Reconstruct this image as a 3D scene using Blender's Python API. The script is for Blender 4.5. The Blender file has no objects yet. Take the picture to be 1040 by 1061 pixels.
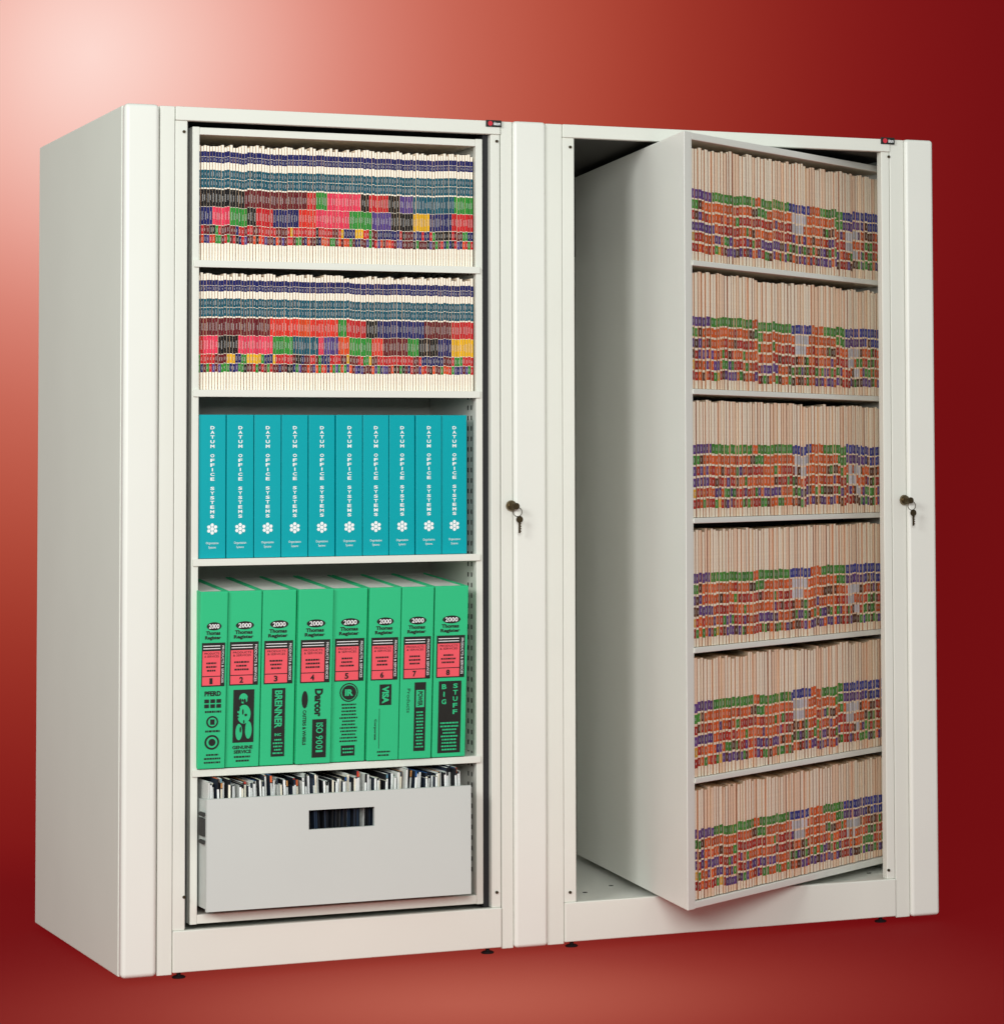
import bpy, math, random
import numpy as np
from math import sin, cos, radians, pi
from mathutils import Vector, Matrix
random.seed(7)
SC = bpy.context.scene
COL = SC.collection

# ------------------------------------------------------------------ camera
CX, CY, CZ = -1.53708, -6.99092, 1.12582
YAW, PITCH, ROLL = .45517, .05162, -.00789
F, SX, SY = 3142.98, 371.91, -198.24
fw = np.array([sin(YAW)*cos(PITCH), cos(YAW)*cos(PITCH), sin(PITCH)])
rt = np.array([cos(YAW), -sin(YAW), 0.0]); up = np.cross(rt, fw)
rt, up = rt*cos(ROLL)+up*sin(ROLL), -rt*sin(ROLL)+up*cos(ROLL)
CAM = np.array([CX, CY, CZ])
cd = bpy.data.cameras.new('camera'); cam = bpy.data.objects.new('camera', cd); COL.objects.link(cam)
cd.sensor_fit = 'HORIZONTAL'; cd.sensor_width = 36; cd.lens = F/1040*36
cd.shift_x = -SX/1040; cd.shift_y = SY/1040
cd.clip_start = .1; cd.clip_end = 100
m = Matrix(((rt[0], up[0], -fw[0], CX), (rt[1], up[1], -fw[1], CY), (rt[2], up[2], -fw[2], CZ), (0, 0, 0, 1)))
cam.matrix_world = m
SC.camera = cam

def ray(x, y): return fw + rt*(x-520-SX)/F - up*(y-530.5-SY)/F
def on(px, py, Y=0.0):
    d = ray(px, py); t = (Y-CY)/d[1]; q = CAM+d*t; return q
def X(px, py, Y=0.0): return float(on(px, py, Y)[0])
def Z(px, py, Y=0.0): return float(on(px, py, Y)[2])
def avg(*a): return sum(a)/len(a)
def lin(r, g, b):
    f = lambda c: (c/255/12.92) if c/255 <= .04045 else ((c/255+.055)/1.055)**2.4
    return (f(r), f(g), f(b), 1)

# ------------------------------------------------------------------ materials
def paint(name, col, rough=.45, bump=.02, var=.04, scale=350, metallic=0.0, spec=.4):
    mt = bpy.data.materials.new(name); mt.use_nodes = True
    n = mt.node_tree; b = n.nodes['Principled BSDF']
    tc = n.nodes.new('ShaderNodeTexCoord')
    no = n.nodes.new('ShaderNodeTexNoise'); no.inputs['Scale'].default_value = 3.0; no.inputs['Detail'].default_value = 6
    n.links.new(tc.outputs['Object'], no.inputs['Vector'])
    mx = n.nodes.new('ShaderNodeMix'); mx.data_type = 'RGBA'
    mx.inputs[6].default_value = tuple(c*(1-var) for c in col[:3])+(1,)
    mx.inputs[7].default_value = tuple(min(1, c*(1+var)) for c in col[:3])+(1,)
    n.links.new(no.outputs['Fac'], mx.inputs[0]); n.links.new(mx.outputs[2], b.inputs['Base Color'])
    b.inputs['Roughness'].default_value = rough; b.inputs['Metallic'].default_value = metallic
    b.inputs['Specular IOR Level'].default_value = spec
    if bump:
        n2 = n.nodes.new('ShaderNodeTexNoise'); n2.inputs['Scale'].default_value = scale
        n.links.new(tc.outputs['Object'], n2.inputs['Vector'])
        bp = n.nodes.new('ShaderNodeBump'); bp.inputs['Strength'].default_value = bump; bp.inputs['Distance'].default_value = .002
        n.links.new(n2.outputs['Fac'], bp.inputs['Height']); n.links.new(bp.outputs['Normal'], b.inputs['Normal'])
    return mt
M = {}
M['white'] = paint('warm_white_powder_coat', (.755, .765, .70), .42, .05)
M['bright'] = paint('lightened_powder_coat', (.86, .865, .81), .42, .05)  # cabinet white lightened to make up for weak light in the right cabinet
M['post'] = paint('post_powder_coat', (.79, .80, .745), .36, .03)
M['side'] = paint('side_powder_coat', (.79, .82, .74), .5, .05)
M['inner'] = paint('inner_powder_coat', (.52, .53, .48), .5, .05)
M['dark'] = paint('shade_dark_coat', (.045, .045, .04), .7, .05)  # near-black colour that paints the shade inside the cabinets
M['drawer'] = paint('drawer_grey_coat', (.585, .63, .605), .5, .05)
M['black'] = paint('black_rubber_and_gap_shade', (.012, .012, .014), .6, 0)  # feet, and the painted shade in the gaps beside the left carousel
M['slot'] = paint('dark_slot', (.03, .03, .028), .7, 0)
M['chrome'] = paint('aged_brass', (.22, .17, .10), .32, 0, metallic=1)
M['brass'] = paint('dark_brass', (.055, .04, .02), .5, 0, metallic=.6, spec=.2)
M['teal'] = paint('teal_vinyl', (.0, .37, .42), .36, .08, .04, 600, spec=.22)
M['green'] = paint('green_buckram', (.03, .53, .23), .48, .10, .07, 500, spec=.25)
M['pages'] = paint('page_block', (.80, .80, .77), .8, .3, .1, 900)
M['ink'] = paint('black_ink', (.012, .014, .012), .5, 0)
M['wink'] = paint('white_ink', (.90, .92, .92), .5, 0)
M['red'] = paint('red_label', (.86, .10, .13), .5, 0)
M['lred'] = paint('logo_red', (.6, .03, .05), .4, 0)
mt = bpy.data.materials.new('card_and_labels'); mt.use_nodes = True
n = mt.node_tree; b = n.nodes['Principled BSDF']; at = n.nodes.new('ShaderNodeAttribute'); at.attribute_name = 'Col'
tc = n.nodes.new('ShaderNodeTexCoord'); no = n.nodes.new('ShaderNodeTexNoise'); no.inputs['Scale'].default_value = 260
n.links.new(tc.outputs['Object'], no.inputs['Vector'])
mr = n.nodes.new('ShaderNodeMapRange'); mr.inputs[3].default_value = .82; mr.inputs[4].default_value = 1.14
n.links.new(no.outputs['Fac'], mr.inputs[0])
vm = n.nodes.new('ShaderNodeVectorMath'); vm.operation = 'SCALE'
n.links.new(at.outputs['Color'], vm.inputs[0]); n.links.new(mr.outputs[0], vm.inputs['Scale'])
n.links.new(vm.outputs[0], b.inputs['Base Color']); b.inputs['Roughness'].default_value = .6
b.inputs['Specular IOR Level'].default_value = .2
M['card'] = mt

# ------------------------------------------------------------------ mesh helpers
class MB:
    def __init__(s): s.v = []; s.f = []; s.c = []
    def quad(s, a, b, c, d, col=None):
        i = len(s.v); s.v += [tuple(a), tuple(b), tuple(c), tuple(d)]; s.f.append((i, i+1, i+2, i+3)); s.c.append(col)
    def box(s, x0, x1, y0, y1, z0, z1):
        i = len(s.v)
        s.v += [(x0, y0, z0), (x1, y0, z0), (x1, y1, z0), (x0, y1, z0), (x0, y0, z1), (x1, y0, z1), (x1, y1, z1), (x0, y1, z1)]
        for f in ((0, 3, 2, 1), (4, 5, 6, 7), (0, 1, 5, 4), (1, 2, 6, 5), (2, 3, 7, 6), (3, 0, 4, 7)):
            s.f.append(tuple(i+k for k in f)); s.c.append(None)
        return s
    def prism(s, poly, z0, z1):
        i = len(s.v); k = len(poly)
        s.v += [(p[0], p[1], z0) for p in poly]+[(p[0], p[1], z1) for p in poly]
        s.f.append(tuple(i+j for j in range(k))[::-1]); s.f.append(tuple(i+k+j for j in range(k)))
        for j in range(k):
            s.f.append((i+j, i+(j+1) % k, i+k+(j+1) % k, i+k+j))
        s.c += [None]*(k+2); return s
    def cyl(s, c, ax, r, l, n=24, r2=None):
        r2 = r if r2 is None else r2; i = len(s.v)
        for (rr, h) in ((r, 0), (r2, l)):
            for j in range(n):
                a = 2*pi*j/n
                s.v.append((c[0]+rr*cos(a), c[1]+h, c[2]+rr*sin(a)) if ax == 'y' else (c[0]+rr*cos(a), c[1]+rr*sin(a), c[2]+h))
        s.f.append(tuple(range(i, i+n))); s.f.append(tuple(range(i+n, i+2*n))[::-1])
        for j in range(n): s.f.append((i+j, i+n+j, i+n+(j+1) % n, i+(j+1) % n))
        s.c += [None]*(n+2); return s
    def torus(s, c, R, r, n=20, k=8):
        i = len(s.v)
        for a in range(n):
            A = 2*pi*a/n
            for b_ in range(k):
                B = 2*pi*b_/k
                s.v.append((c[0]+(R+r*cos(B))*cos(A), c[1]+r*sin(B), c[2]+(R+r*cos(B))*sin(A)))
        for a in range(n):
            for b_ in range(k):
                s.f.append((i+a*k+b_, i+a*k+(b_+1) % k, i+((a+1) % n)*k+(b_+1) % k, i+((a+1) % n)*k+b_)); s.c.append(None)
        return s
    def text(s, st, cx, cz, w, h, y, rot=0, bold=0.0, spacing=1.0):
        cu = bpy.data.curves.new('lettering', 'FONT'); cu.body = st; cu.size = 1; cu.offset = bold; cu.space_character = spacing
        cu.resolution_u = 3; cu.align_x = 'CENTER'
        o = bpy.data.objects.new('lettering', cu); me = bpy.data.meshes.new_from_object(o)
        P = [(v.co.x, v.co.y) for v in me.vertices]
        if rot == 90: P = [(y_, -x_) for x_, y_ in P]
        if rot == -90: P = [(-y_, x_) for x_, y_ in P]
        xs = [p[0] for p in P]; zs = [p[1] for p in P]
        sx = w/(max(xs)-min(xs)); sz = h/(max(zs)-min(zs))
        mx, mz = (max(xs)+min(xs))/2, (max(zs)+min(zs))/2
        i = len(s.v); s.v += [(cx+(a-mx)*sx, y, cz+(b_-mz)*sz) for a, b_ in P]
        for p in me.polygons: s.f.append(tuple(i+k for k in p.vertices)); s.c.append(None)
        bpy.data.objects.remove(o); bpy.data.meshes.remove(me); bpy.data.curves.remove(cu); return s
    def stack(s, st, cx, ztop, pitch, w, h, y, bold=.03):
        for k, ch in enumerate(st):
            if ch != ' ': s.text(ch, cx, ztop-(k+.5)*pitch, w*(.3 if ch == 'I' else 1), h, y, bold=bold)
        return s
    def rect(s, x0, x1, z0, z1, y): s.quad((x0, y, z0), (x1, y, z0), (x1, y, z1), (x0, y, z1)); return s
    def disc(s, cx, cz, rx, rz, y, n=20):
        i = len(s.v); s.v += [(cx+rx*cos(2*pi*j/n), y, cz+rz*sin(2*pi*j/n)) for j in range(n)]
        s.f.append(tuple(range(i, i+n))); s.c.append(None); return s
    def mesh(s, name, colors=False):
        me = bpy.data.meshes.new(name); me.from_pydata(s.v, [], s.f); me.update()
        if colors:
            ca = me.color_attributes.new('Col', 'FLOAT_COLOR', 'CORNER')
            for p, c in zip(me.polygons, s.c):
                for li in p.loop_indices: ca.data[li].color = c
        return me
    def build(s, name, mat, parent=None, bevel=0, seg=2, colors=False, loc=None):
        me = s.mesh(name, colors); me.materials.append(M[mat])
        o = bpy.data.objects.new(name, me); COL.objects.link(o)
        if parent: o.parent = parent
        if loc: o.location = loc
        if bevel:
            bm = o.modifiers.new('bevel', 'BEVEL'); bm.width = bevel; bm.segments = seg; bm.limit_method = 'ANGLE'; bm.angle_limit = radians(40)
            for p in me.polygons: p.use_smooth = True
            wn = o.modifiers.new('wn', 'WEIGHTED_NORMAL'); wn.keep_sharp = False
        return o
def box(*a): return MB().box(*a)
def thing(name, label, cat, loc=(0, 0, 0), rz=0, group=None):
    o = bpy.data.objects.new(name, None); COL.objects.link(o); o.location = loc; o.rotation_euler = (0, 0, rz)
    o['label'] = label; o['category'] = cat; o.empty_display_size = .05
    if group: o['group'] = group
    return o

# ------------------------------------------------------------------ measures (metres)
H = 2.0; D = .99775; W = 2.09459
ZF = -.012                                             # the floor under the levelling feet
x_post1 = avg(X(167, 110), X(160, 1012)); x_strip1 = .11857
x_jamb1 = avg(X(197, 130), X(190, 950))
r1L = avg(X(201, 130), X(199, 960)); r1R = avg(X(504.5, 143), X(501, 938))
x_gap1 = avg(X(511, 143), X(508, 940)); x_jamb1r = avg(X(520, 124), X(518, 943))
x_strip1r = avg(X(533, 124), X(531, 984)); x_mid = 1.02807
x_strip2 = avg(X(585, 128), X(583, 935)); x_jamb2 = avg(X(597, 145), X(596, 920))
x_open2r = avg(X(917, 158), X(916, 908)); x_jamb2r = 1.97129
x_strip2r = avg(X(940, 143), X(940, 948))
z_head = avg(Z(200, 127), Z(510, 139), Z(600, 143), Z(910, 154))
z_pl = avg(Z(178, 965), Z(518, 943), Z(583, 935), Z(925, 910))

# ------------------------------------------------------------------ cabinets
def lock(parent, px, py):
    x, z = X(px, py), Z(px, py)
    lk = MB().cyl((x, -.004, z), 'y', .0135, -.006, 28, .012).cyl((x, -.010, z), 'y', .009, -.004, 24, .0085).build('lock', 'chrome', parent)
    k = MB()
    k.box(x-.0012, x+.0012, -.032, -.014, z-.004, z+.004)
    k.cyl((x+.001, -.040, z-.001), 'y', .008, .0025, 20)
    k.torus((x+.005, -.036, z-.015), .011, .0010)
    k.cyl((x+.011, -.034, z-.033), 'y', .0085, .002, 20)
    k.box(x+.0085, x+.0130, -.034, -.032, z-.066, z-.040)
    for q in range(4): k.box(x+.0130, x+.015, -.034, -.032, z-.063+q*.006, z-.060+q*.006)
    k.build('key', 'brass', lk)
def badge(parent, x0, x1, z0, z1):
    b = box(x0, x1, -.0045, -.0005, z0, z1).build('badge', 'ink', parent, .0008)
    h = z1-z0
    MB().disc(x0+h*.62, (z0+z1)/2, h*.36, h*.36, -.0055).build('logo', 'lred', b)
    MB().text('datum', x0+h*1.1+(x1-x0-h*1.3)/2, (z0+z1)/2, (x1-x0-h*1.35), h*.5, -.0055, bold=.02).build('lettering', 'wink', b)
def foot(parent, px, py):
    x = X(px, py, .03)
    MB().cyl((x, .03, ZF), 'z', .014, .003, 32, .016).cyl((x, .03, ZF+.003), 'z', .016, .003, 32, .011).cyl((x, .03, ZF+.006), 'z', .005, .014, 12).build('levelling_foot', 'black', parent)

c1 = thing('filing_cabinet', 'left off white steel rotary cabinet holding teal and green binders and a drawer', 'cabinet')
box(0, .012, .03, D, .0, H).build('side_panel', 'side', c1, .004)
box(.012, x_mid-.004, D-.012, D, .0, H).build('back_panel', 'side', c1)
box(.012, x_mid-.002, .012, D-.012, H-.02, H-.001).build('top_panel', 'white', c1)
box(.014, x_mid-.013, .031, D-.014, H-.026, H-.021).build('ceiling_shade_sheet', 'dark', c1)  # added dark sheet, paints the shade under the top
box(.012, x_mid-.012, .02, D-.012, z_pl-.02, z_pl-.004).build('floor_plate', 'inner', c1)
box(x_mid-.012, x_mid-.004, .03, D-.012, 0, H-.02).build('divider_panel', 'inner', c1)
box(0, x_post1, -.006, .03, 0, H+.002).build('corner_post', 'post', c1, .011, 5)
box(x_post1+.002, x_strip1-.001, .003, .03, 0, H).build('trim_strip', 'white', c1, .002)
box(x_strip1, x_jamb1r, -.001, .02, z_head, H).build('header', 'white', c1, .002)
box(x_strip1, x_jamb1r, -.001, .02, .004, z_pl).build('plinth', 'white', c1, .003)
box(x_strip1, x_jamb1, .004, .03, z_pl, z_head).build('jamb', 'white', c1, .002)
box(x_gap1, x_jamb1r, .004, .03, z_pl, z_head).build('jamb', 'white', c1, .002)
box(r1R+.002, x_gap1-.0005, .024, .06, z_pl, z_head).build('gap_shade_strip', 'black', c1)  # added black strip, paints the shade in the gap by the jamb
box(x_jamb1+.0005, r1L-.002, .05, .06, z_pl, z_head).build('gap_shade_strip', 'black', c1)  # same painted gap shade on the left side
box(x_jamb1r+.002, x_strip1r-.001, .003, .03, 0, H).build('trim_strip', 'white', c1, .002)
box(x_strip1r, x_mid-.001, -.006, .03, 0, H+.002).build('corner_post', 'post', c1, .009, 5)
for px, py in ((185, 1014), (505, 987)): foot(c1, px, py)
badge(c1, X(503, 127), X(519, 128), Z(503, 131), Z(503, 124))
lock(c1, 529, 524)

c2 = thing('filing_cabinet', 'right off white steel rotary cabinet with its carousel turned halfway out', 'cabinet')
box(W-.012, W, .03, D, 0, H).build('side_panel', 'side', c2, .004)
box(x_mid+.002, W-.012, D-.012, D, 0, H).build('back_panel', 'side', c2)
box(x_mid+.002, W-.012, .012, D-.012, H-.02, H-.001).build('top_panel', 'white', c2)
box(x_mid+.002, x_mid+.006, .031, D-.021, z_pl, H-.03).build('divider_panel', 'bright', c2)
box(x_mid+.007, W-.014, .021, D-.014, H-.026, H-.021).build('ceiling_shade_sheet', 'dark', c2)  # added dark sheet for the shade above the turned carousel
box(x_mid+.004, W-.014, D-.020, D-.013, 1.75, H-.027).build('back_shade_sheet', 'dark', c2)  # added dark sheet, shade painted on the upper back
fp = box(x_mid+.002, W-.012, .0205, D-.021, z_pl-.03, z_pl-.012).build('floor_plate', 'bright', c2)
box(x_mid, x_strip2-.001, .003, .03, 0, H).build('trim_strip', 'white', c2, .002)
box(x_strip2, x_jamb2r, -.001, .02, z_head, H).build('header', 'white', c2, .002)
box(x_strip2, x_jamb2r, -.001, .02, .004, z_pl).build('plinth', 'white', c2, .003)
box(x_strip2, x_jamb2, .004, .03, z_pl, z_head).build('jamb', 'white', c2, .002)
box(x_open2r, x_jamb2r, .004, .03, z_pl, z_head).build('jamb', 'white', c2, .002)
box(x_jamb2r+.001, x_strip2r-.001, .003, .03, 0, H).build('trim_strip', 'white', c2, .002)
box(x_strip2r, W, -.006, .03, 0, H+.002).build('corner_post', 'post', c2, .009, 5)
for px, py in ((592, 979), (912, 952)): foot(c2, px, py)
badge(c2, X(912, 146), X(926, 147), Z(912, 149), Z(912, 142))
lock(c2, 936, 518)
for px, py in ((606, 925), (633, 918), (628, 898), (900, 905), (885, 890)):
    zz = z_pl-.0115; d = ray(px, py); t = (zz-CZ)/d[2]; q = CAM+d*t
    MB().cyl((q[0], q[1], zz-.0003), 'z', .006, .0012, 14).build('screw_hole', 'slot', fp)
for par, px, ys in ((c1, 191, (136, 930)), (c1, 515, (146, 925)), (c2, 591, (152, 925)), (c2, 921, (162, 902))):
    for py in ys:
        MB().cyl((X(px, py), .0038, Z(px, py)), 'y', .0036, -.003, 14).build('screw', 'brass', par)

# ------------------------------------------------------------------ carousel in the left cabinet
yR = .018
rt1 = avg(Z(200, 130), Z(505, 143)); rb1 = avg(Z(200, 960), Z(497, 938))
fl = X(208, 500)-X(200.5, 500)
car = MB()
car.box(r1L, r1L+fl, yR, yR+.02, rb1, rt1); car.box(r1L, r1L+.004, yR+.02, yR+.80, rb1, rt1)
car.box(r1R-fl, r1R, yR, yR+.02, rb1, rt1); car.box(r1R-.010, r1R-.002, yR+.02, yR+.80, rb1, rt1)
zt_in = rt1-.018; zb_in = rb1+.022
car.box(r1L+fl, r1R-fl, yR+.001, yR+.8, zt_in, rt1-.001)
car.box(r1L+fl, r1R-fl, yR+.001, yR+.8, rb1+.001, zb_in)
carousel = car.build('carousel', 'white', c1, .0015)
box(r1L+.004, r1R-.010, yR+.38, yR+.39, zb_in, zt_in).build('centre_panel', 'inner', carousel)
iL, iR = r1L+.014, r1R-.018
shz = [avg(Z(207, 271), Z(496, 274)), avg(Z(207, 405), Z(496, 404)), avg(Z(205, 580), Z(494, 574)), avg(Z(203, 798), Z(492, 785))]
SLOPE = radians(4.0)
for k, z in enumerate(shz):
    rise = .35*math.tan(SLOPE) if k == 3 else 0.0
    sb = MB().box(r1L+.006, r1R-.011, yR-.002, yR+.37, z-.004, z)
    if rise: sb.v = [(a, b_, c+(rise if b_ > .2 else 0)) for a, b_, c in sb.v]
    sb.box(r1L+.003, r1R-.008, yR-.006, yR-.001, z-.016, z+.0005).build('shelf', 'white', carousel, .0012)
sl = MB()
z = zb_in+.05
while z < zt_in-.02:
    for ya in (.050, .075):
        sl.quad((r1R-.0106, yR+ya+.009, z), (r1R-.0106, yR+ya+.009, z+.011), (r1R-.0106, yR+ya, z+.011), (r1R-.0106, yR+ya, z))
    z += .0254
sl.build('slot_strip', 'slot', carousel)

# ------------------------------------------------------------------ folders
CREAM = lin(250, 232, 206); CREAM2 = lin(255, 247, 230); BROWN = lin(186, 116, 74); TAN = lin(222, 190, 150)
PAL = dict(black=lin(16, 15, 20), red=lin(200, 24, 34), maroon=lin(104, 18, 30), green=lin(36, 140, 48), pink=lin(234, 54, 88), purple=lin(82, 60, 132),
           navy=lin(18, 26, 96), teal=lin(0, 84, 104), yellow=lin(232, 176, 20), orange=lin(224, 70, 22), scarlet=lin(228, 46, 34), blue=lin(50, 54, 150),
           white=lin(235, 232, 225), brown=lin(86, 44, 30))
SOFT = dict(red=lin(184, 50, 36), orange=lin(222, 98, 40), green=lin(74, 144, 56), purple=lin(102, 66, 134), blue=lin(64, 66, 152), yellow=lin(228, 172, 64),
            brown=lin(98, 54, 36), white=lin(212, 208, 216))
def folder(name, O, e, w, t, depth, h, bands, label, group, edge=BROWN, base=CREAM, glyph=True, split=.68, lean=0.0, cover=.9, side=CREAM, top=TAN, into=None, var=.14):
    # O bottom front corner, e unit vector along the row, w unit vector into the shelf
    e = np.array((e[0], e[1], 0.)); w = np.array((w[0], w[1], 0.)); mb = into if into is not None else MB()
    off0 = np.array((O[0], O[1], O[2])) if into is not None else np.zeros(3)
    def P(s, d, z): q = e*(s+lean*z)+w*d+off0; return (q[0], q[1], z+off0[2])
    segs = []; z = 0
    for z0, z1, c in sorted(bands, key=lambda b_: b_[0]):
        if z0 > z: segs.append((z, z0, None))
        segs.append((z0, z1, c)); z = z1
    if z < h: segs.append((z, h, None))
    for z0, z1, c in segs:
        if c is None:
            mb.quad(P(0, 0, z0), P(t*split, 0, z0), P(t*split, 0, z1), P(0, 0, z1), base)
            mb.quad(P(t*split, 0.0008, z0), P(t, .003, z0), P(t, .003, z1), P(t*split, 0.0008, z1), edge)
        else:
            k = random.uniform(1-var, 1+var); cc = tuple(min(1, v*k) for v in c[:3])+(1,)
            mb.quad(P(0, 0, z0), P(t*cover, 0, z0), P(t*cover, 0, z1), P(0, 0, z1), cc)
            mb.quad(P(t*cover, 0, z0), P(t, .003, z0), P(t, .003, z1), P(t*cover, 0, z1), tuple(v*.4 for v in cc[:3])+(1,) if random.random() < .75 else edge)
            if glyph and (z1-z0) > .013:
                zm = (z0+z1)/2; hh = (z1-z0)*random.uniform(.14, .26); k0 = random.uniform(.12, .5)
                mb.quad(P(t*k0, -.0006, zm-hh), P(t*(k0+.2), -.0006, zm-hh), P(t*(k0+.2), -.0006, zm+hh), P(t*k0, -.0006, zm+hh), tuple(.4*a+.42 for a in cc[:3])+(1,))
    mb.quad(P(0, 0, h), P(t, 0.003, h), P(t, depth, h), P(0, depth, h), top)
    mb.quad(P(0, 0, 0), P(0, 0, h), P(0, depth, h), P(0, depth, 0), side)
    mb.quad(P(t, .003, 0), P(t, depth, 0), P(t, depth, h), P(t, .003, h), top)
    mb.quad(P(0, depth, 0), P(0, depth, h), P(t, depth, h), P(t, depth, 0), top)
    if into is not None: return None
    o = mb.build(name, 'card', None, colors=True, loc=(float(O[0]), float(O[1]), float(O[2])))
    o['label'] = label; o['category'] = 'folder'; o['group'] = group
    return o
def pick(runs, u):
    for c, end in runs:
        if u <= end: return c
    return runs[-1][0]
A1 = [('black', .16), ('maroon', .385), ('red', .42), ('green', .46), ('pink', .58), ('black', .61), ('red', .68), ('black', .72), ('purple', .78), ('teal', .93), ('green', 1)]
B1 = [('navy', .05), ('pink', .11), ('green', .17), ('black', .2), ('red', .27), ('navy', .36), ('scarlet', .42), ('pink', .54), ('green', .62), ('purple', .69), ('black', .78), ('yellow', .84), ('navy', .92), ('red', 1)]
A2 = [('maroon', .26), ('scarlet', .36), ('orange', .40), ('scarlet', .5), ('green', .53), ('red', .60), ('black', .64), ('navy', .82), ('maroon', .92), ('red', 1)]
B2 = [('red', .02), ('pink', .07), ('black', .14), ('pink', .27), ('green', .34), ('teal', .43), ('pink', .45), ('purple', .5), ('orange', .54), ('green', .62), ('scarlet', .66), ('maroon', .76), ('green', .8), ('black', .87), ('navy', .92), ('yellow', 1)]
NL = 98
for ri, (zs, ytop, xtop, RA, RB, word) in enumerate(((shz[0], 156, 350, A1, B1, 'top'), (shz[1], 287, 350, A2, B2, 'second'))):
    zt = Z(xtop, ytop, .03); hh = zt-zs; pitch = (iR-iL-.004)/NL
    fine = None; slow = 0
    for i in range(NL):
        u = (i+.5)/NL; ca, cb = pick(RA, u), pick(RB, u)
        if fine is None or random.random() < .45: fine = [random.choice(('maroon', 'red', 'navy', 'green', 'black', 'maroon', 'yellow', 'red')) for _ in range(2)]
        if random.random() < .12: slow = random.uniform(-.006, .006)
        fc = [random.choice(('maroon', 'red', 'navy', 'green', 'black', 'maroon', 'purple', 'orange')), fine[1]]
        bands = [(.150, .222, PAL[fc[0]]), (.226, .305, PAL[fc[1]]), (.309, .464, PAL[cb]), (.467, .618, PAL[ca]),
                 (.630, .706, PAL['teal']), (.710, .785, PAL['teal']), (.848, .896, PAL['navy']), (.899, .945, PAL['navy'])]
        dz = slow*hh+random.uniform(-.0012, .0012)
        bands = [(a*hh+dz, b_*hh+dz, c) for a, b_, c in bands]
        h_i = hh*(1+random.uniform(-.022, .014))
        folder('number_tab_folder', (iL+.002+i*pitch, .026+random.uniform(0, .003), zs+.001), (1, 0), (0, 1), pitch*random.uniform(.9, .99), .23, h_i, bands,
               'end tab folder with %s over %s number blocks, %s shelf of the left cabinet' % (ca, cb, word), 'end tab folders with %s over %s blocks, %s shelf' % (ca, cb, word),
               edge=BROWN if i % 3 == 0 else TAN, base=CREAM2, split=.78, cover=.84)

# ------------------------------------------------------------------ teal binders
tz = shz[2]; th = Z(207, 430, .03)-tz
xs0, xs1 = X(205.5, 500, .024), X(484.5, 500, .024)
ORD = ['first', 'second', 'third', 'fourth', 'fifth', 'sixth', 'seventh', 'eighth', 'ninth', 'tenth']
w = (xs1-xs0)/10
def teal_binder():
    t = thing('binder', '', 'binder'); ww = w-.0020
    cv = MB()
    cv.box(0, ww, 0, .012, 0, th); cv.box(0, .003, .012, .27, 0, th); cv.box(ww-.003, ww, .012, .27, 0, th)
    cv.build('cover', 'teal', t, .0055, 4)
    box(.006, ww-.006, .014, .262, .008, th-.014).build('page_block', 'pages', t)
    MB().stack('DATUM OFFICE SYSTEMS', ww*.5, th*.925, th*.0325, ww*.15, th*.0225, -.0008, bold=.03).build('lettering', 'wink', t)
    e = MB(); cz = th*.205; r = ww*.075
    e.disc(ww*.5, cz, r, r, -.0008, 6)
    for k in range(6):
        a = pi*k/3+pi/6; e.disc(ww*.5+2*r*cos(a)*.95, cz+2*r*sin(a)*.95, r*.9, r*.9, -.0008, 6)
    e.build('emblem', 'wink', t)
    MB().text('Organization', ww*.5, th*.105, ww*.46, th*.020, -.0008).text('Systems', ww*.5, th*.075, ww*.27, th*.020, -.0008).build('caption', 'wink', t)
    return t
tb = teal_binder()
for i in range(10):
    if i == 0: o = tb
    else:
        o = tb.copy(); COL.objects.link(o)
        for ch in tb.children: c_ = ch.copy(); COL.objects.link(c_); c_.parent = o
    o.location = (xs0+i*w+.001, .022+random.uniform(0, .005), tz+.001); o.rotation_euler = (0, 0, radians(random.uniform(-.8, .8)))
    o['label'] = 'teal binder with white lettering, %s from the left of ten on the third shelf' % ORD[i]; o['category'] = 'binder'; o['group'] = 'teal binders in a row'

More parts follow.
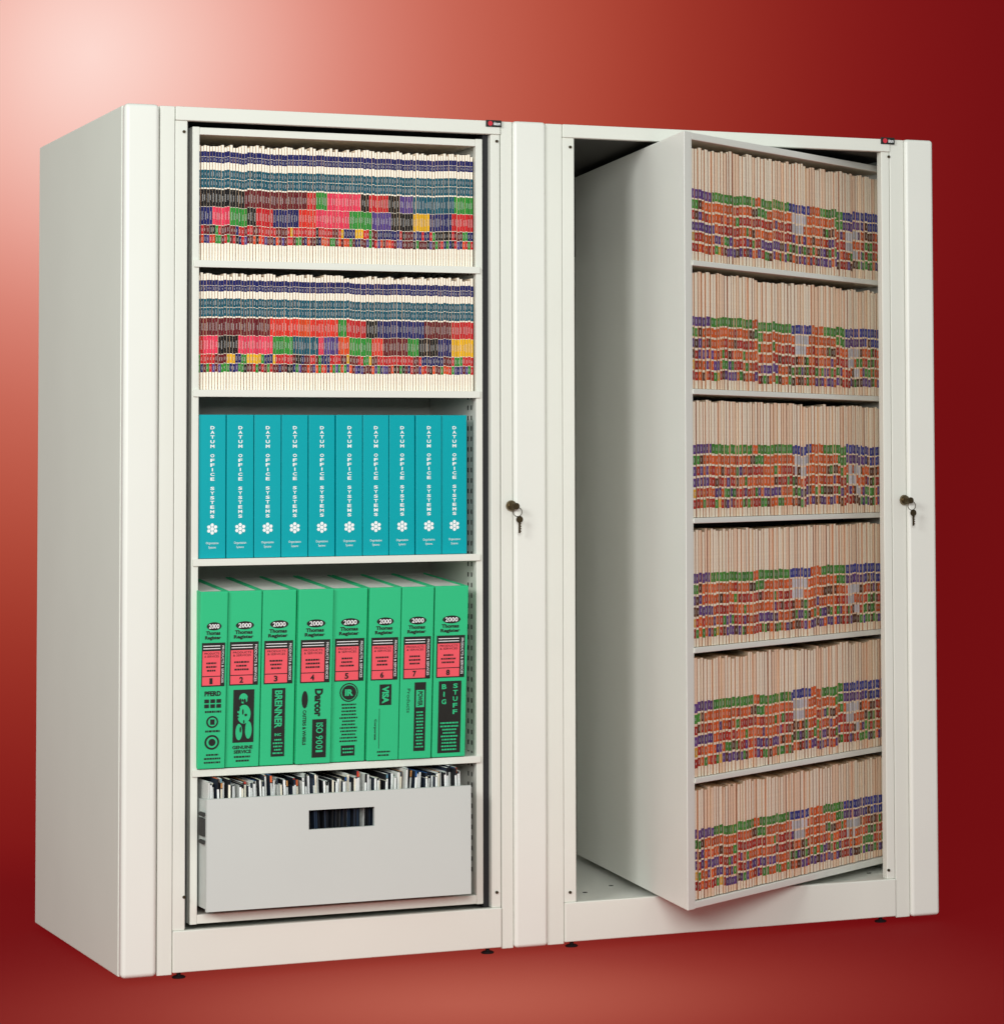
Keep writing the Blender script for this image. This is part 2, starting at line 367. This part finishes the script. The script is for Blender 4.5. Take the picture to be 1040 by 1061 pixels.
# ------------------------------------------------------------------ green register volumes
gz = shz[3]; gh = Z(218, 613, .02)-gz
gx = [X(p, 700, .008) for p in (204, 233.5, 269.5, 305.5, 342.5, 379, 412.5, 446.5, 482)]
def bars(mb, x0, x1, z0, z1, n, y, seed):
    r = random.Random(seed); p = (z1-z0)/n
    for k in range(n):
        q = r.uniform(0, .18)*(x1-x0); c = x0+q
        while c < x1-q-.0006:
            l = r.uniform(.002, .0065); mb.rect(c, min(x1-q, c+l), z0+k*p+p*.27, z0+k*p+p*.73, y); c += l+.0011
def volume(i):
    t = thing('register_volume', 'green hardback directory volume with a red title panel numbered %d' % (i+1), 'book', group='green directory volumes on the fourth shelf')
    ww = gx[i+1]-gx[i]-.0026; y = -.0008; y2 = -.0016; y3 = -.0024
    dp = .335
    cv = MB(); cv.box(0, ww, 0, .012, 0, gh); cv.box(0, .0045, .012, dp, 0, gh); cv.box(ww-.0045, ww, .012, dp, 0, gh)
    cv.build('cover', 'green', t, .0052, 4)
    box(.005, ww-.005, .013, dp-.008, .006, gh-.0035).build('page_block', 'pages', t)
    f = lambda p: gh*(1-p)
    o = MB().disc(ww*.5, f(.195), ww*.27, gh*.023, y, 24).build('year_oval', 'ink', t)
    MB().text('2000', ww*.5, f(.195), ww*.38, gh*.025, y2, bold=.02).build('year', 'wink', o)
    MB().text('Thomas', ww*.47, f(.233), ww*.52, gh*.022, y, bold=.04).text('Register', ww*.47, f(.262), ww*.58, gh*.026, y, bold=.04).build('title', 'ink', t)
    pn = MB().rect(ww*.07, ww*.92, f(.535), f(.288), y).build('title_panel', 'ink', t)
    MB().rect(ww*.10, ww*.76, f(.475), f(.335), y2).rect(ww*.10, ww*.76, f(.528), f(.480), y2).build('red_field', 'red', pn)
    mb = MB().text('PRODUCTS\n& SERVICES', ww*.43, f(.356), ww*.54, gh*.028, y3)
    bars(mb, ww*.2, ww*.64, f(.455), f(.392), 3, y3, i); mb.text(str(i+1), ww*.42, f(.504), ww*.11, gh*.034, y3, bold=.04); mb.build('small_print', 'ink', pn)
    MB().text('PRODUCTS & SERVICES', ww*.84, f(.41), ww*.07, gh*.21, y2, rot=90).rect(ww*.12, ww*.74, f(.323), f(.319), y2).rect(ww*.12, ww*.74, f(.308), f(.304), y2).build('strip_lettering', 'wink', pn)
    a = MB(); gl = MB()
    if i == 0:
        a.text('PFERD', ww*.5, f(.575), ww*.60, gh*.028, y, bold=.05)
        for k in range(2):
            for q in range(3): a.rect(ww*(.2+q*.22), ww*(.37+q*.22), f(.628+k*.028), f(.607+k*.028), y)
        bars(a, ww*.2, ww*.85, f(.69), f(.665), 1, y, 3)
        a.disc(ww*.5, f(.735), ww*.22, ww*.22, y); gl.disc(ww*.5, f(.735), ww*.16, ww*.16, y2); a.rect(ww*.42, ww*.58, f(.75), f(.72), y3)
        bars(a, ww*.2, ww*.85, f(.80), f(.775), 1, y, 9)
        a.disc(ww*.5, f(.85), ww*.27, ww*.27, y); gl.disc(ww*.5, f(.85), ww*.2, ww*.2, y2); a.disc(ww*.5, f(.85), ww*.13, ww*.13, y3)
        bars(a, ww*.2, ww*.85, f(.975), f(.91), 3, y, 3)
    if i == 1:
        r = random.Random(9)
        a.rect(ww*.2, ww*.82, f(.86), f(.56), y)
        gl.disc(ww*.5, f(.61), ww*.13, ww*.15, y2); gl.disc(ww*.52, f(.70), ww*.2, ww*.28, y2); gl.disc(ww*.38, f(.80), ww*.1, ww*.24, y2); gl.disc(ww*.66, f(.79), ww*.1, ww*.26, y2)
        for q in range(12): a.disc(ww*(.5+r.uniform(-.18, .18)), f(r.uniform(.60, .83)), ww*r.uniform(.02, .05), ww*r.uniform(.03, .10), y3-.00002*q, 7)
        a.text('GENUINE\nSERVICE', ww*.5, f(.90), ww*.60, gh*.045, y, bold=.04); bars(a, ww*.25, ww*.75, f(.975), f(.93), 2, y, 5)
    if i == 2:
        a.rect(ww*.32, ww*.72, f(.95), f(.56), y)
        gl.text('BRENNER', ww*.52, f(.68), ww*.22, gh*.215, y2, rot=90, bold=.03)
        gl.text('INC', ww*.52, f(.825), ww*.2, gh*.016, y2, bold=.03); bars(gl, ww*.36, ww*.68, f(.94), f(.845), 5, y2, 8)
    if i == 3:
        a.text('Darcor', ww*.62, f(.65), ww*.24, gh*.16, y, rot=90, bold=.05); a.rect(ww*.45, ww*.86, f(.965), f(.745), y)
        gl.text('ISO', ww*.66, f(.795), ww*.20, gh*.060, y2, rot=90, bold=.02)
        for q, (ch, ln) in enumerate((('9', .022), ('0', .022), ('0', .022), ('1', .012))): gl.text(ch, ww*.66, f((.850, .877, .904, .928)[q]), ww*.20, gh*ln, y2, rot=90, bold=.01)
        a.disc(ww*.22, f(.63), ww*.09, gh*.05, y); a.text('CASTERS & WHEELS', ww*.22, f(.79), ww*.1, gh*.2, y, rot=90, bold=.03)
    if i == 4:
        a.disc(ww*.5, f(.60), ww*.27, ww*.27, y); gl.disc(ww*.5, f(.60), ww*.235, ww*.235, y2); a.disc(ww*.5, f(.60), ww*.21, ww*.21, y3)
        gl.text('IR', ww*.5, f(.60), ww*.24, gh*.038, y3-.0006, bold=.05); bars(a, ww*.24, ww*.78, f(.89), f(.66), 12, y, 21); a.rect(ww*.30, ww*.70, f(.965), f(.905), y)
        bars(gl, ww*.34, ww*.66, f(.955), f(.915), 2, y2, 3)
    if i == 5:
        a.rect(ww*.36, ww*.74, f(.68), f(.56), y); gl.text('VISA', ww*.55, f(.62), ww*.22, gh*.10, y2, rot=90, bold=.05)
        a.text('Corporate', ww*.24, f(.82), ww*.09, gh*.12, y, rot=90, bold=.03); bars(a, ww*.25, ww*.8, f(.98), f(.94), 2, y, 2); a.rect(ww*.36, ww*.375, f(.93), f(.70), y)
    if i == 6:
        a.rect(ww*.44, ww*.80, f(.955), f(.555), y)
        gl.rect(ww*.49, ww*.75, f(.70), f(.60), y2); bars(gl, ww*.48, ww*.76, f(.94), f(.72), 12, y2, 4)
        a.text('POWER', ww*.62, f(.65), ww*.15, gh*.085, y3, rot=90, bold=.03); a.text('Products', ww*.26, f(.66), ww*.1, gh*.14, y, rot=90)
    if i == 7:
        a.rect(ww*.16, ww*.84, f(.975), f(.555), y)
        gl.stack('BIG', ww*.32, f(.565), gh*.044, ww*.14, gh*.029, y2).stack('STUFF', ww*.66, f(.565), gh*.038, ww*.14, gh*.027, y2)
        bars(gl, ww*.22, ww*.78, f(.965), f(.79), 9, y2, 5)
    ad = a.build('advert', 'ink', t)
    if gl.f: gl.build('advert_detail', 'green', ad)
    return t
for i in range(8):
    t = volume(i); t.location = (gx[i]+.0013+random.uniform(-.0006, .0006), .010+random.uniform(-.006, .006), gz+.002); t.rotation_euler = (SLOPE, 0, radians(random.uniform(-.7, .7)))

# ------------------------------------------------------------------ drawer
yD = -.05
dx0, dx1 = X(214, 890, yD), X(488, 870, yD)
dz1 = avg(Z(215, 836, yD), Z(488, 807, yD)); dz0 = avg(Z(215, 947, yD), Z(488, 925, yD))
hx0, hx1 = X(320, 848, yD), X(388, 846, yD); hz1, hz0 = Z(354, 838, yD), Z(354, 858, yD)
dr = MB()
dr.box(dx0, hx0, yD, yD+.012, dz0, dz1); dr.box(hx1, dx1, yD, yD+.012, dz0, dz1)
dr.box(hx0, hx1, yD, yD+.012, hz1, dz1); dr.box(hx0, hx1, yD, yD+.012, dz0, hz0)
drawer = dr.build('drawer', 'drawer', c1)
box(dx0+.001, dx0+.004, yD+.012, .36, dz0+.005, dz1-.004).build('drawer_side', 'drawer', drawer)
box(dx1-.004, dx1-.001, yD+.012, .36, dz0+.005, dz1-.004).build('drawer_side', 'drawer', drawer)
box(dx0+.004, dx1-.004, yD+.013, .36, dz0+.006, dz0+.010).build('drawer_floor', 'drawer', drawer)
MB().box(dx0-.005, dx0+.0005, yD+.014, yD+.06, dz1-.085, dz1-.045).cyl((dx0-.004, yD+.012, dz1-.035), 'y', .005, .03, 14).cyl((dx0-.004, yD+.012, dz1-.098), 'y', .005, .03, 14).build('slide_bracket', 'slot', drawer)
HD = [lin(28, 30, 36), lin(34, 44, 60), lin(20, 22, 24), lin(34, 52, 74), lin(60, 60, 62), lin(24, 26, 34)]
HT = [lin(40, 90, 150), lin(190, 60, 50), lin(210, 150, 90), lin(20, 22, 26), lin(120, 170, 190), lin(16, 18, 20), lin(90, 130, 150), lin(230, 110, 60)]
WHT = lin(250, 252, 250); GRY = lin(212, 214, 210); CRM = lin(244, 236, 216)
NH = 100; ph = (dx1-dx0-.014)/NH; rim = dz1-dz0-.012
lean = 0
for i in range(NH):
    dark = HD[random.randrange(6)]
    h = rim+random.uniform(.024, .040)+.007*sin(i*.35)
    lip = h-.001 if random.random() < .45 else rim+.020+random.uniform(-.006, .010)
    bands = [(rim-.014, min(lip, h-.001), random.choice((WHT, WHT, WHT, CRM, GRY)))]
    if lip < h-.006 and random.random() < .45: bands.append((lip+.002, h-.001, HT[random.randrange(8)]))
    if random.random() < .2: lean = random.uniform(-.05, .07)
    folder('hanging_folder', (dx0+.006+i*ph-lean*rim, yD+.020+(i % 4)*.007+random.uniform(0, .006), dz0+.012), (1, 0), (0, 1), ph*random.uniform(.72, .92), .30, h,
           bands, 'thin folder with a pale lip standing upright in the grey drawer among many others', 'papers and folders filed in the drawer',
           edge=HD[2], base=dark, glyph=False, lean=lean+random.uniform(-.012, .012), side=random.choice((HD[0], HD[1], GRY)), top=random.choice((WHT, WHT, CRM, HD[2], HT[random.randrange(8)], GRY)), cover=.84)

# ------------------------------------------------------------------ turned carousel in the right cabinet
P0 = np.array((1.254, -.336)); P1 = np.array((1.407, .789)); P1 = P0+(P1-P0)*1.02
P2 = np.array((2.079, .243)); P3 = np.array((2.03, .86))
e2 = (P2-P0)/np.linalg.norm(P2-P0); w2 = (P1-P0)/np.linalg.norm(P1-P0); L2 = np.linalg.norm(P2-P0)
zb2, zt2 = rb1, rt1
FLG = .034
car = MB()
car.prism([P0, P0+e2*FLG, P0+e2*FLG+w2*.012, P0+e2*.008+w2*.012, P1+e2*.008, P1], zb2, zt2)
car.prism([P2-e2*.008, P2, P3, P3-e2*.02], zb2, zt2)
def slab(z0, z1, inset=.0):
    return [tuple(P0+e2*FLG+w2*inset), tuple(P2-e2*.008+w2*inset), tuple(P3-e2*.02), tuple(P1+e2*.01)], z0, z1
car.prism(*slab(zt2-.018, zt2-.001, .001)); car.prism(*slab(zb2+.001, zb2+.018, .001))
carousel2 = car.build('carousel', 'bright', c2, .002)
lev = [zt2-(zt2-zb2)*k/6 for k in range(1, 6)]
for z in lev:
    MB().prism(*slab(z-.013, z, -.004)).build('shelf', 'bright', carousel2, .0015)
mid0 = P0+e2*.06+w2*.30; mid1 = P2+w2*.26-e2*.02
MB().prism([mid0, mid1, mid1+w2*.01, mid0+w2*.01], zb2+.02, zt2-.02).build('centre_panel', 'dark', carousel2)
T6 = [[('purple', .09), ('green', .30), ('orange', .32), ('green', .49), ('blue', .585), ('orange', .64), ('green', .76), ('blue', 1)],
      [('green', .05), ('orange', .30), ('green', .36), ('orange', .50), ('white', .57), ('orange', .72), ('green', .76), ('purple', .88), ('blue', 1)],
      [('purple', .07), ('orange', .22), ('red', .36), ('orange', .42), ('red', .50), ('white', .555), ('orange', .66), ('brown', .72), ('orange', .78), ('white', .86), ('orange', 1)],
      [('purple', .12), ('red', .2), ('orange', .40), ('red', .5), ('brown', .58), ('orange', .72), ('red', .78), ('white', .83), ('orange', .88), ('red', 1)],
      [('yellow', .06), ('orange', .14), ('green', .2), ('red', .33), ('purple', .4), ('orange', .5), ('brown', .6), ('green', .68), ('red', .82), ('white', .85), ('green', 1)],
      [('red', .1), ('yellow', .16), ('purple', .28), ('red', .36), ('green', .44), ('orange', .58), ('purple', .7), ('red', .8), ('yellow', .86), ('purple', 1)]]
words = ['top', 'second', 'third', 'fourth', 'fifth', 'bottom']
NR = 68; s0, s1 = FLG+.003, L2-.010
floors = lev+[zb2+.019]; tops = [zt2-.018]+[z-.013 for z in lev]
rr = random.Random(5)
rest = MB()
pat = []
for i in range(NR):
    u = (i+.5)/NR
    q = [pick(T, u) for T in T6]
    for k, pr in ((1, .14), (2, .25), (3, .3), (4, .5), (5, .6)):
        if rr.random() < pr: q[k] = rr.choice(('red', 'orange', 'purple', 'brown', 'green', 'brown', 'orange'))
    pat.append(q)
for r_ in range(6):
    room = tops[r_]-floors[r_]
    wd_ = [rr.uniform(.72, 1.3) for _ in range(NR)]; tot = sum(wd_); pos = s0
    slow = 0; hslow = 0
    for i in range(NR):
        t_ = (s1-s0)*wd_[i]/tot
        p = list(pat[i])
        for k in (2, 3, 4, 5):
            if rr.random() < .18: p[k] = rr.choice(('red', 'orange', 'green', 'purple', 'brown'))
        hts = [(.515, .595), (.428, .505), (.338, .415), (.248, .325), (.160, .236), (.072, .148)]
        if rr.random() < .15: slow = rr.uniform(-.012, .012)
        if rr.random() < .2: hslow = rr.uniform(-.02, .02)
        off = slow+rr.uniform(-.006, .006)
        bands = [((a+off)*room, (b_+off-rr.uniform(0, .008))*room, SOFT[c]) for (a, b_), c in zip(hts, p)]
        O = P0+e2*pos+w2*(.006+rr.uniform(0, .008)); pos += t_
        wall = 'left' if i < 22 else ('middle' if i < 44 else 'right')
        ec = rr.random()
        folder('file_folder', (O[0], O[1], floors[r_]+.001), e2, w2, t_*.95, .2, room*(.935+hslow*.7+rr.uniform(-.010, .012)), bands,
               'cream folder with a %s label uppermost, %s shelf of the turned carousel, %s third' % (p[0], words[r_], wall),
               'cream folders labelled %s uppermost, %s shelf, %s third' % (p[0], words[r_], wall), cover=rr.uniform(.66, .86), split=rr.uniform(.64, .84),
               edge=lin(220, 150, 102) if ec < .6 else (lin(176, 96, 58) if ec < .82 else lin(236, 196, 156)), base=lin(255, 240, 218) if rr.random() < .7 else lin(250, 218, 190),
               into=rest if i >= 50 else None, var=.24)
o = rest.build('file_folders', 'card', None, colors=True)
o['kind'] = 'stuff'; o['label'] = 'cream labelled folders filling the far right end of every shelf of the turned carousel'; o['category'] = 'folders'

# ------------------------------------------------------------------ backdrop sweep
hf = np.array((sin(YAW), cos(YAW))); hr = np.array((cos(YAW), -sin(YAW)))
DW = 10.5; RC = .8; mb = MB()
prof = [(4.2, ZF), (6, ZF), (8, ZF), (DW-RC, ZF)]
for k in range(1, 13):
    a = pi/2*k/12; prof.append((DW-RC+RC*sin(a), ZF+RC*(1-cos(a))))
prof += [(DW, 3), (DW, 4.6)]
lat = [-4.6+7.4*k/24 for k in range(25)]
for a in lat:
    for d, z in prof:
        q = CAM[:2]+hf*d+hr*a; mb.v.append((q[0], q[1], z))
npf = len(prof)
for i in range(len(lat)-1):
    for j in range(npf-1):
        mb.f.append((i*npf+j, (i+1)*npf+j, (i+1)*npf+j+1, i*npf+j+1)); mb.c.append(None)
mt = bpy.data.materials.new('red_backdrop_painted_glow'); mt.use_nodes = True; M['bg'] = mt  # the sweep emits its own painted light
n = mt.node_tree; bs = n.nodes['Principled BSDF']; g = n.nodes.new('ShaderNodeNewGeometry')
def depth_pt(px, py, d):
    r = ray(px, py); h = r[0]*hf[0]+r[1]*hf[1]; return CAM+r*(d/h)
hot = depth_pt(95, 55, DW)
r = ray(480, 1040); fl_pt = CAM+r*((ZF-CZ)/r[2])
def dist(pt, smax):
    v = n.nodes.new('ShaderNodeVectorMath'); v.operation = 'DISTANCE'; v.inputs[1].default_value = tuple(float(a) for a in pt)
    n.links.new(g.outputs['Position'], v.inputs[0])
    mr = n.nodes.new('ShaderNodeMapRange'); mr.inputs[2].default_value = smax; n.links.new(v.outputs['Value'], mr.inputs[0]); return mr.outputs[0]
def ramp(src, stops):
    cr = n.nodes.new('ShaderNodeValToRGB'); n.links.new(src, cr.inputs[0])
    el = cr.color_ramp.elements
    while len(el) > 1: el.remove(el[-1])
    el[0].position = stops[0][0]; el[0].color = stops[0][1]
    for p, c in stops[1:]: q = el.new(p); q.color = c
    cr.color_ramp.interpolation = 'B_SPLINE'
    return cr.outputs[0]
c1_ = ramp(dist(hot, 1000/299.), [(0, lin(255, 222, 213)), (.09, lin(248, 200, 188)), (.19, lin(234, 164, 150)), (.28, lin(216, 130, 114)), (.38, lin(198, 102, 84)), (.5, lin(178, 76, 58)), (.62, lin(154, 50, 38)), (.76, lin(130, 25, 23)), (.9, lin(114, 12, 16)), (1, lin(108, 10, 14))])  # bright spot fading to dark red, light painted as emission
c2_ = ramp(dist(fl_pt, 1.6), [(0, (.32, .105, .068, 1)), (.2, (.26, .08, .05, 1)), (.42, (.13, .028, .018, 1)), (.7, (.03, .004, .003, 1)), (1, (0, 0, 0, 1))])  # pool of light painted on the floor, also emission
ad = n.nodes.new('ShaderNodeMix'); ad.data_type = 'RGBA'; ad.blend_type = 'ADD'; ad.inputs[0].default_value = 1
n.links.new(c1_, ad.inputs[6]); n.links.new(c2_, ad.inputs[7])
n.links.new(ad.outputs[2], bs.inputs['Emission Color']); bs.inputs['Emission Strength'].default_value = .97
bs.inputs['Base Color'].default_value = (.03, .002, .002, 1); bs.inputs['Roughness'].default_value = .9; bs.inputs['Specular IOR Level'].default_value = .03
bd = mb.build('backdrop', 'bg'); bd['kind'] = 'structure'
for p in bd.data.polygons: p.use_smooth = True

# ------------------------------------------------------------------ light
wd = bpy.data.worlds.new('World'); SC.world = wd; wd.use_nodes = True
wd.node_tree.nodes['Background'].inputs[0].default_value = (.93, 1, .96, 1); wd.node_tree.nodes['Background'].inputs[1].default_value = .38
def area(name, loc, tgt, size, power, col=(1, 1, 1)):
    l = bpy.data.lights.new(name, 'AREA'); l.shape = 'RECTANGLE'; l.size, l.size_y = size; l.energy = power; l.color = col
    o = bpy.data.objects.new(name, l); COL.objects.link(o); o.location = loc
    o.rotation_euler = (Vector(tgt)-Vector(loc)).to_track_quat('-Z', 'Y').to_euler()
area('key_softbox', (-4.0, -4.2, 3.3), (.9, 0, 1.1), (2.0, 1.6), 190, (.98, 1, .97))
area('front_softbox', (-1.3, -6.6, 2.3), (1.2, 0, 1.0), (1.8, 1.6), 240, (.98, 1, .975))
SC.view_settings.view_transform = 'Standard'; SC.view_settings.look = 'None'; SC.view_settings.exposure = 0
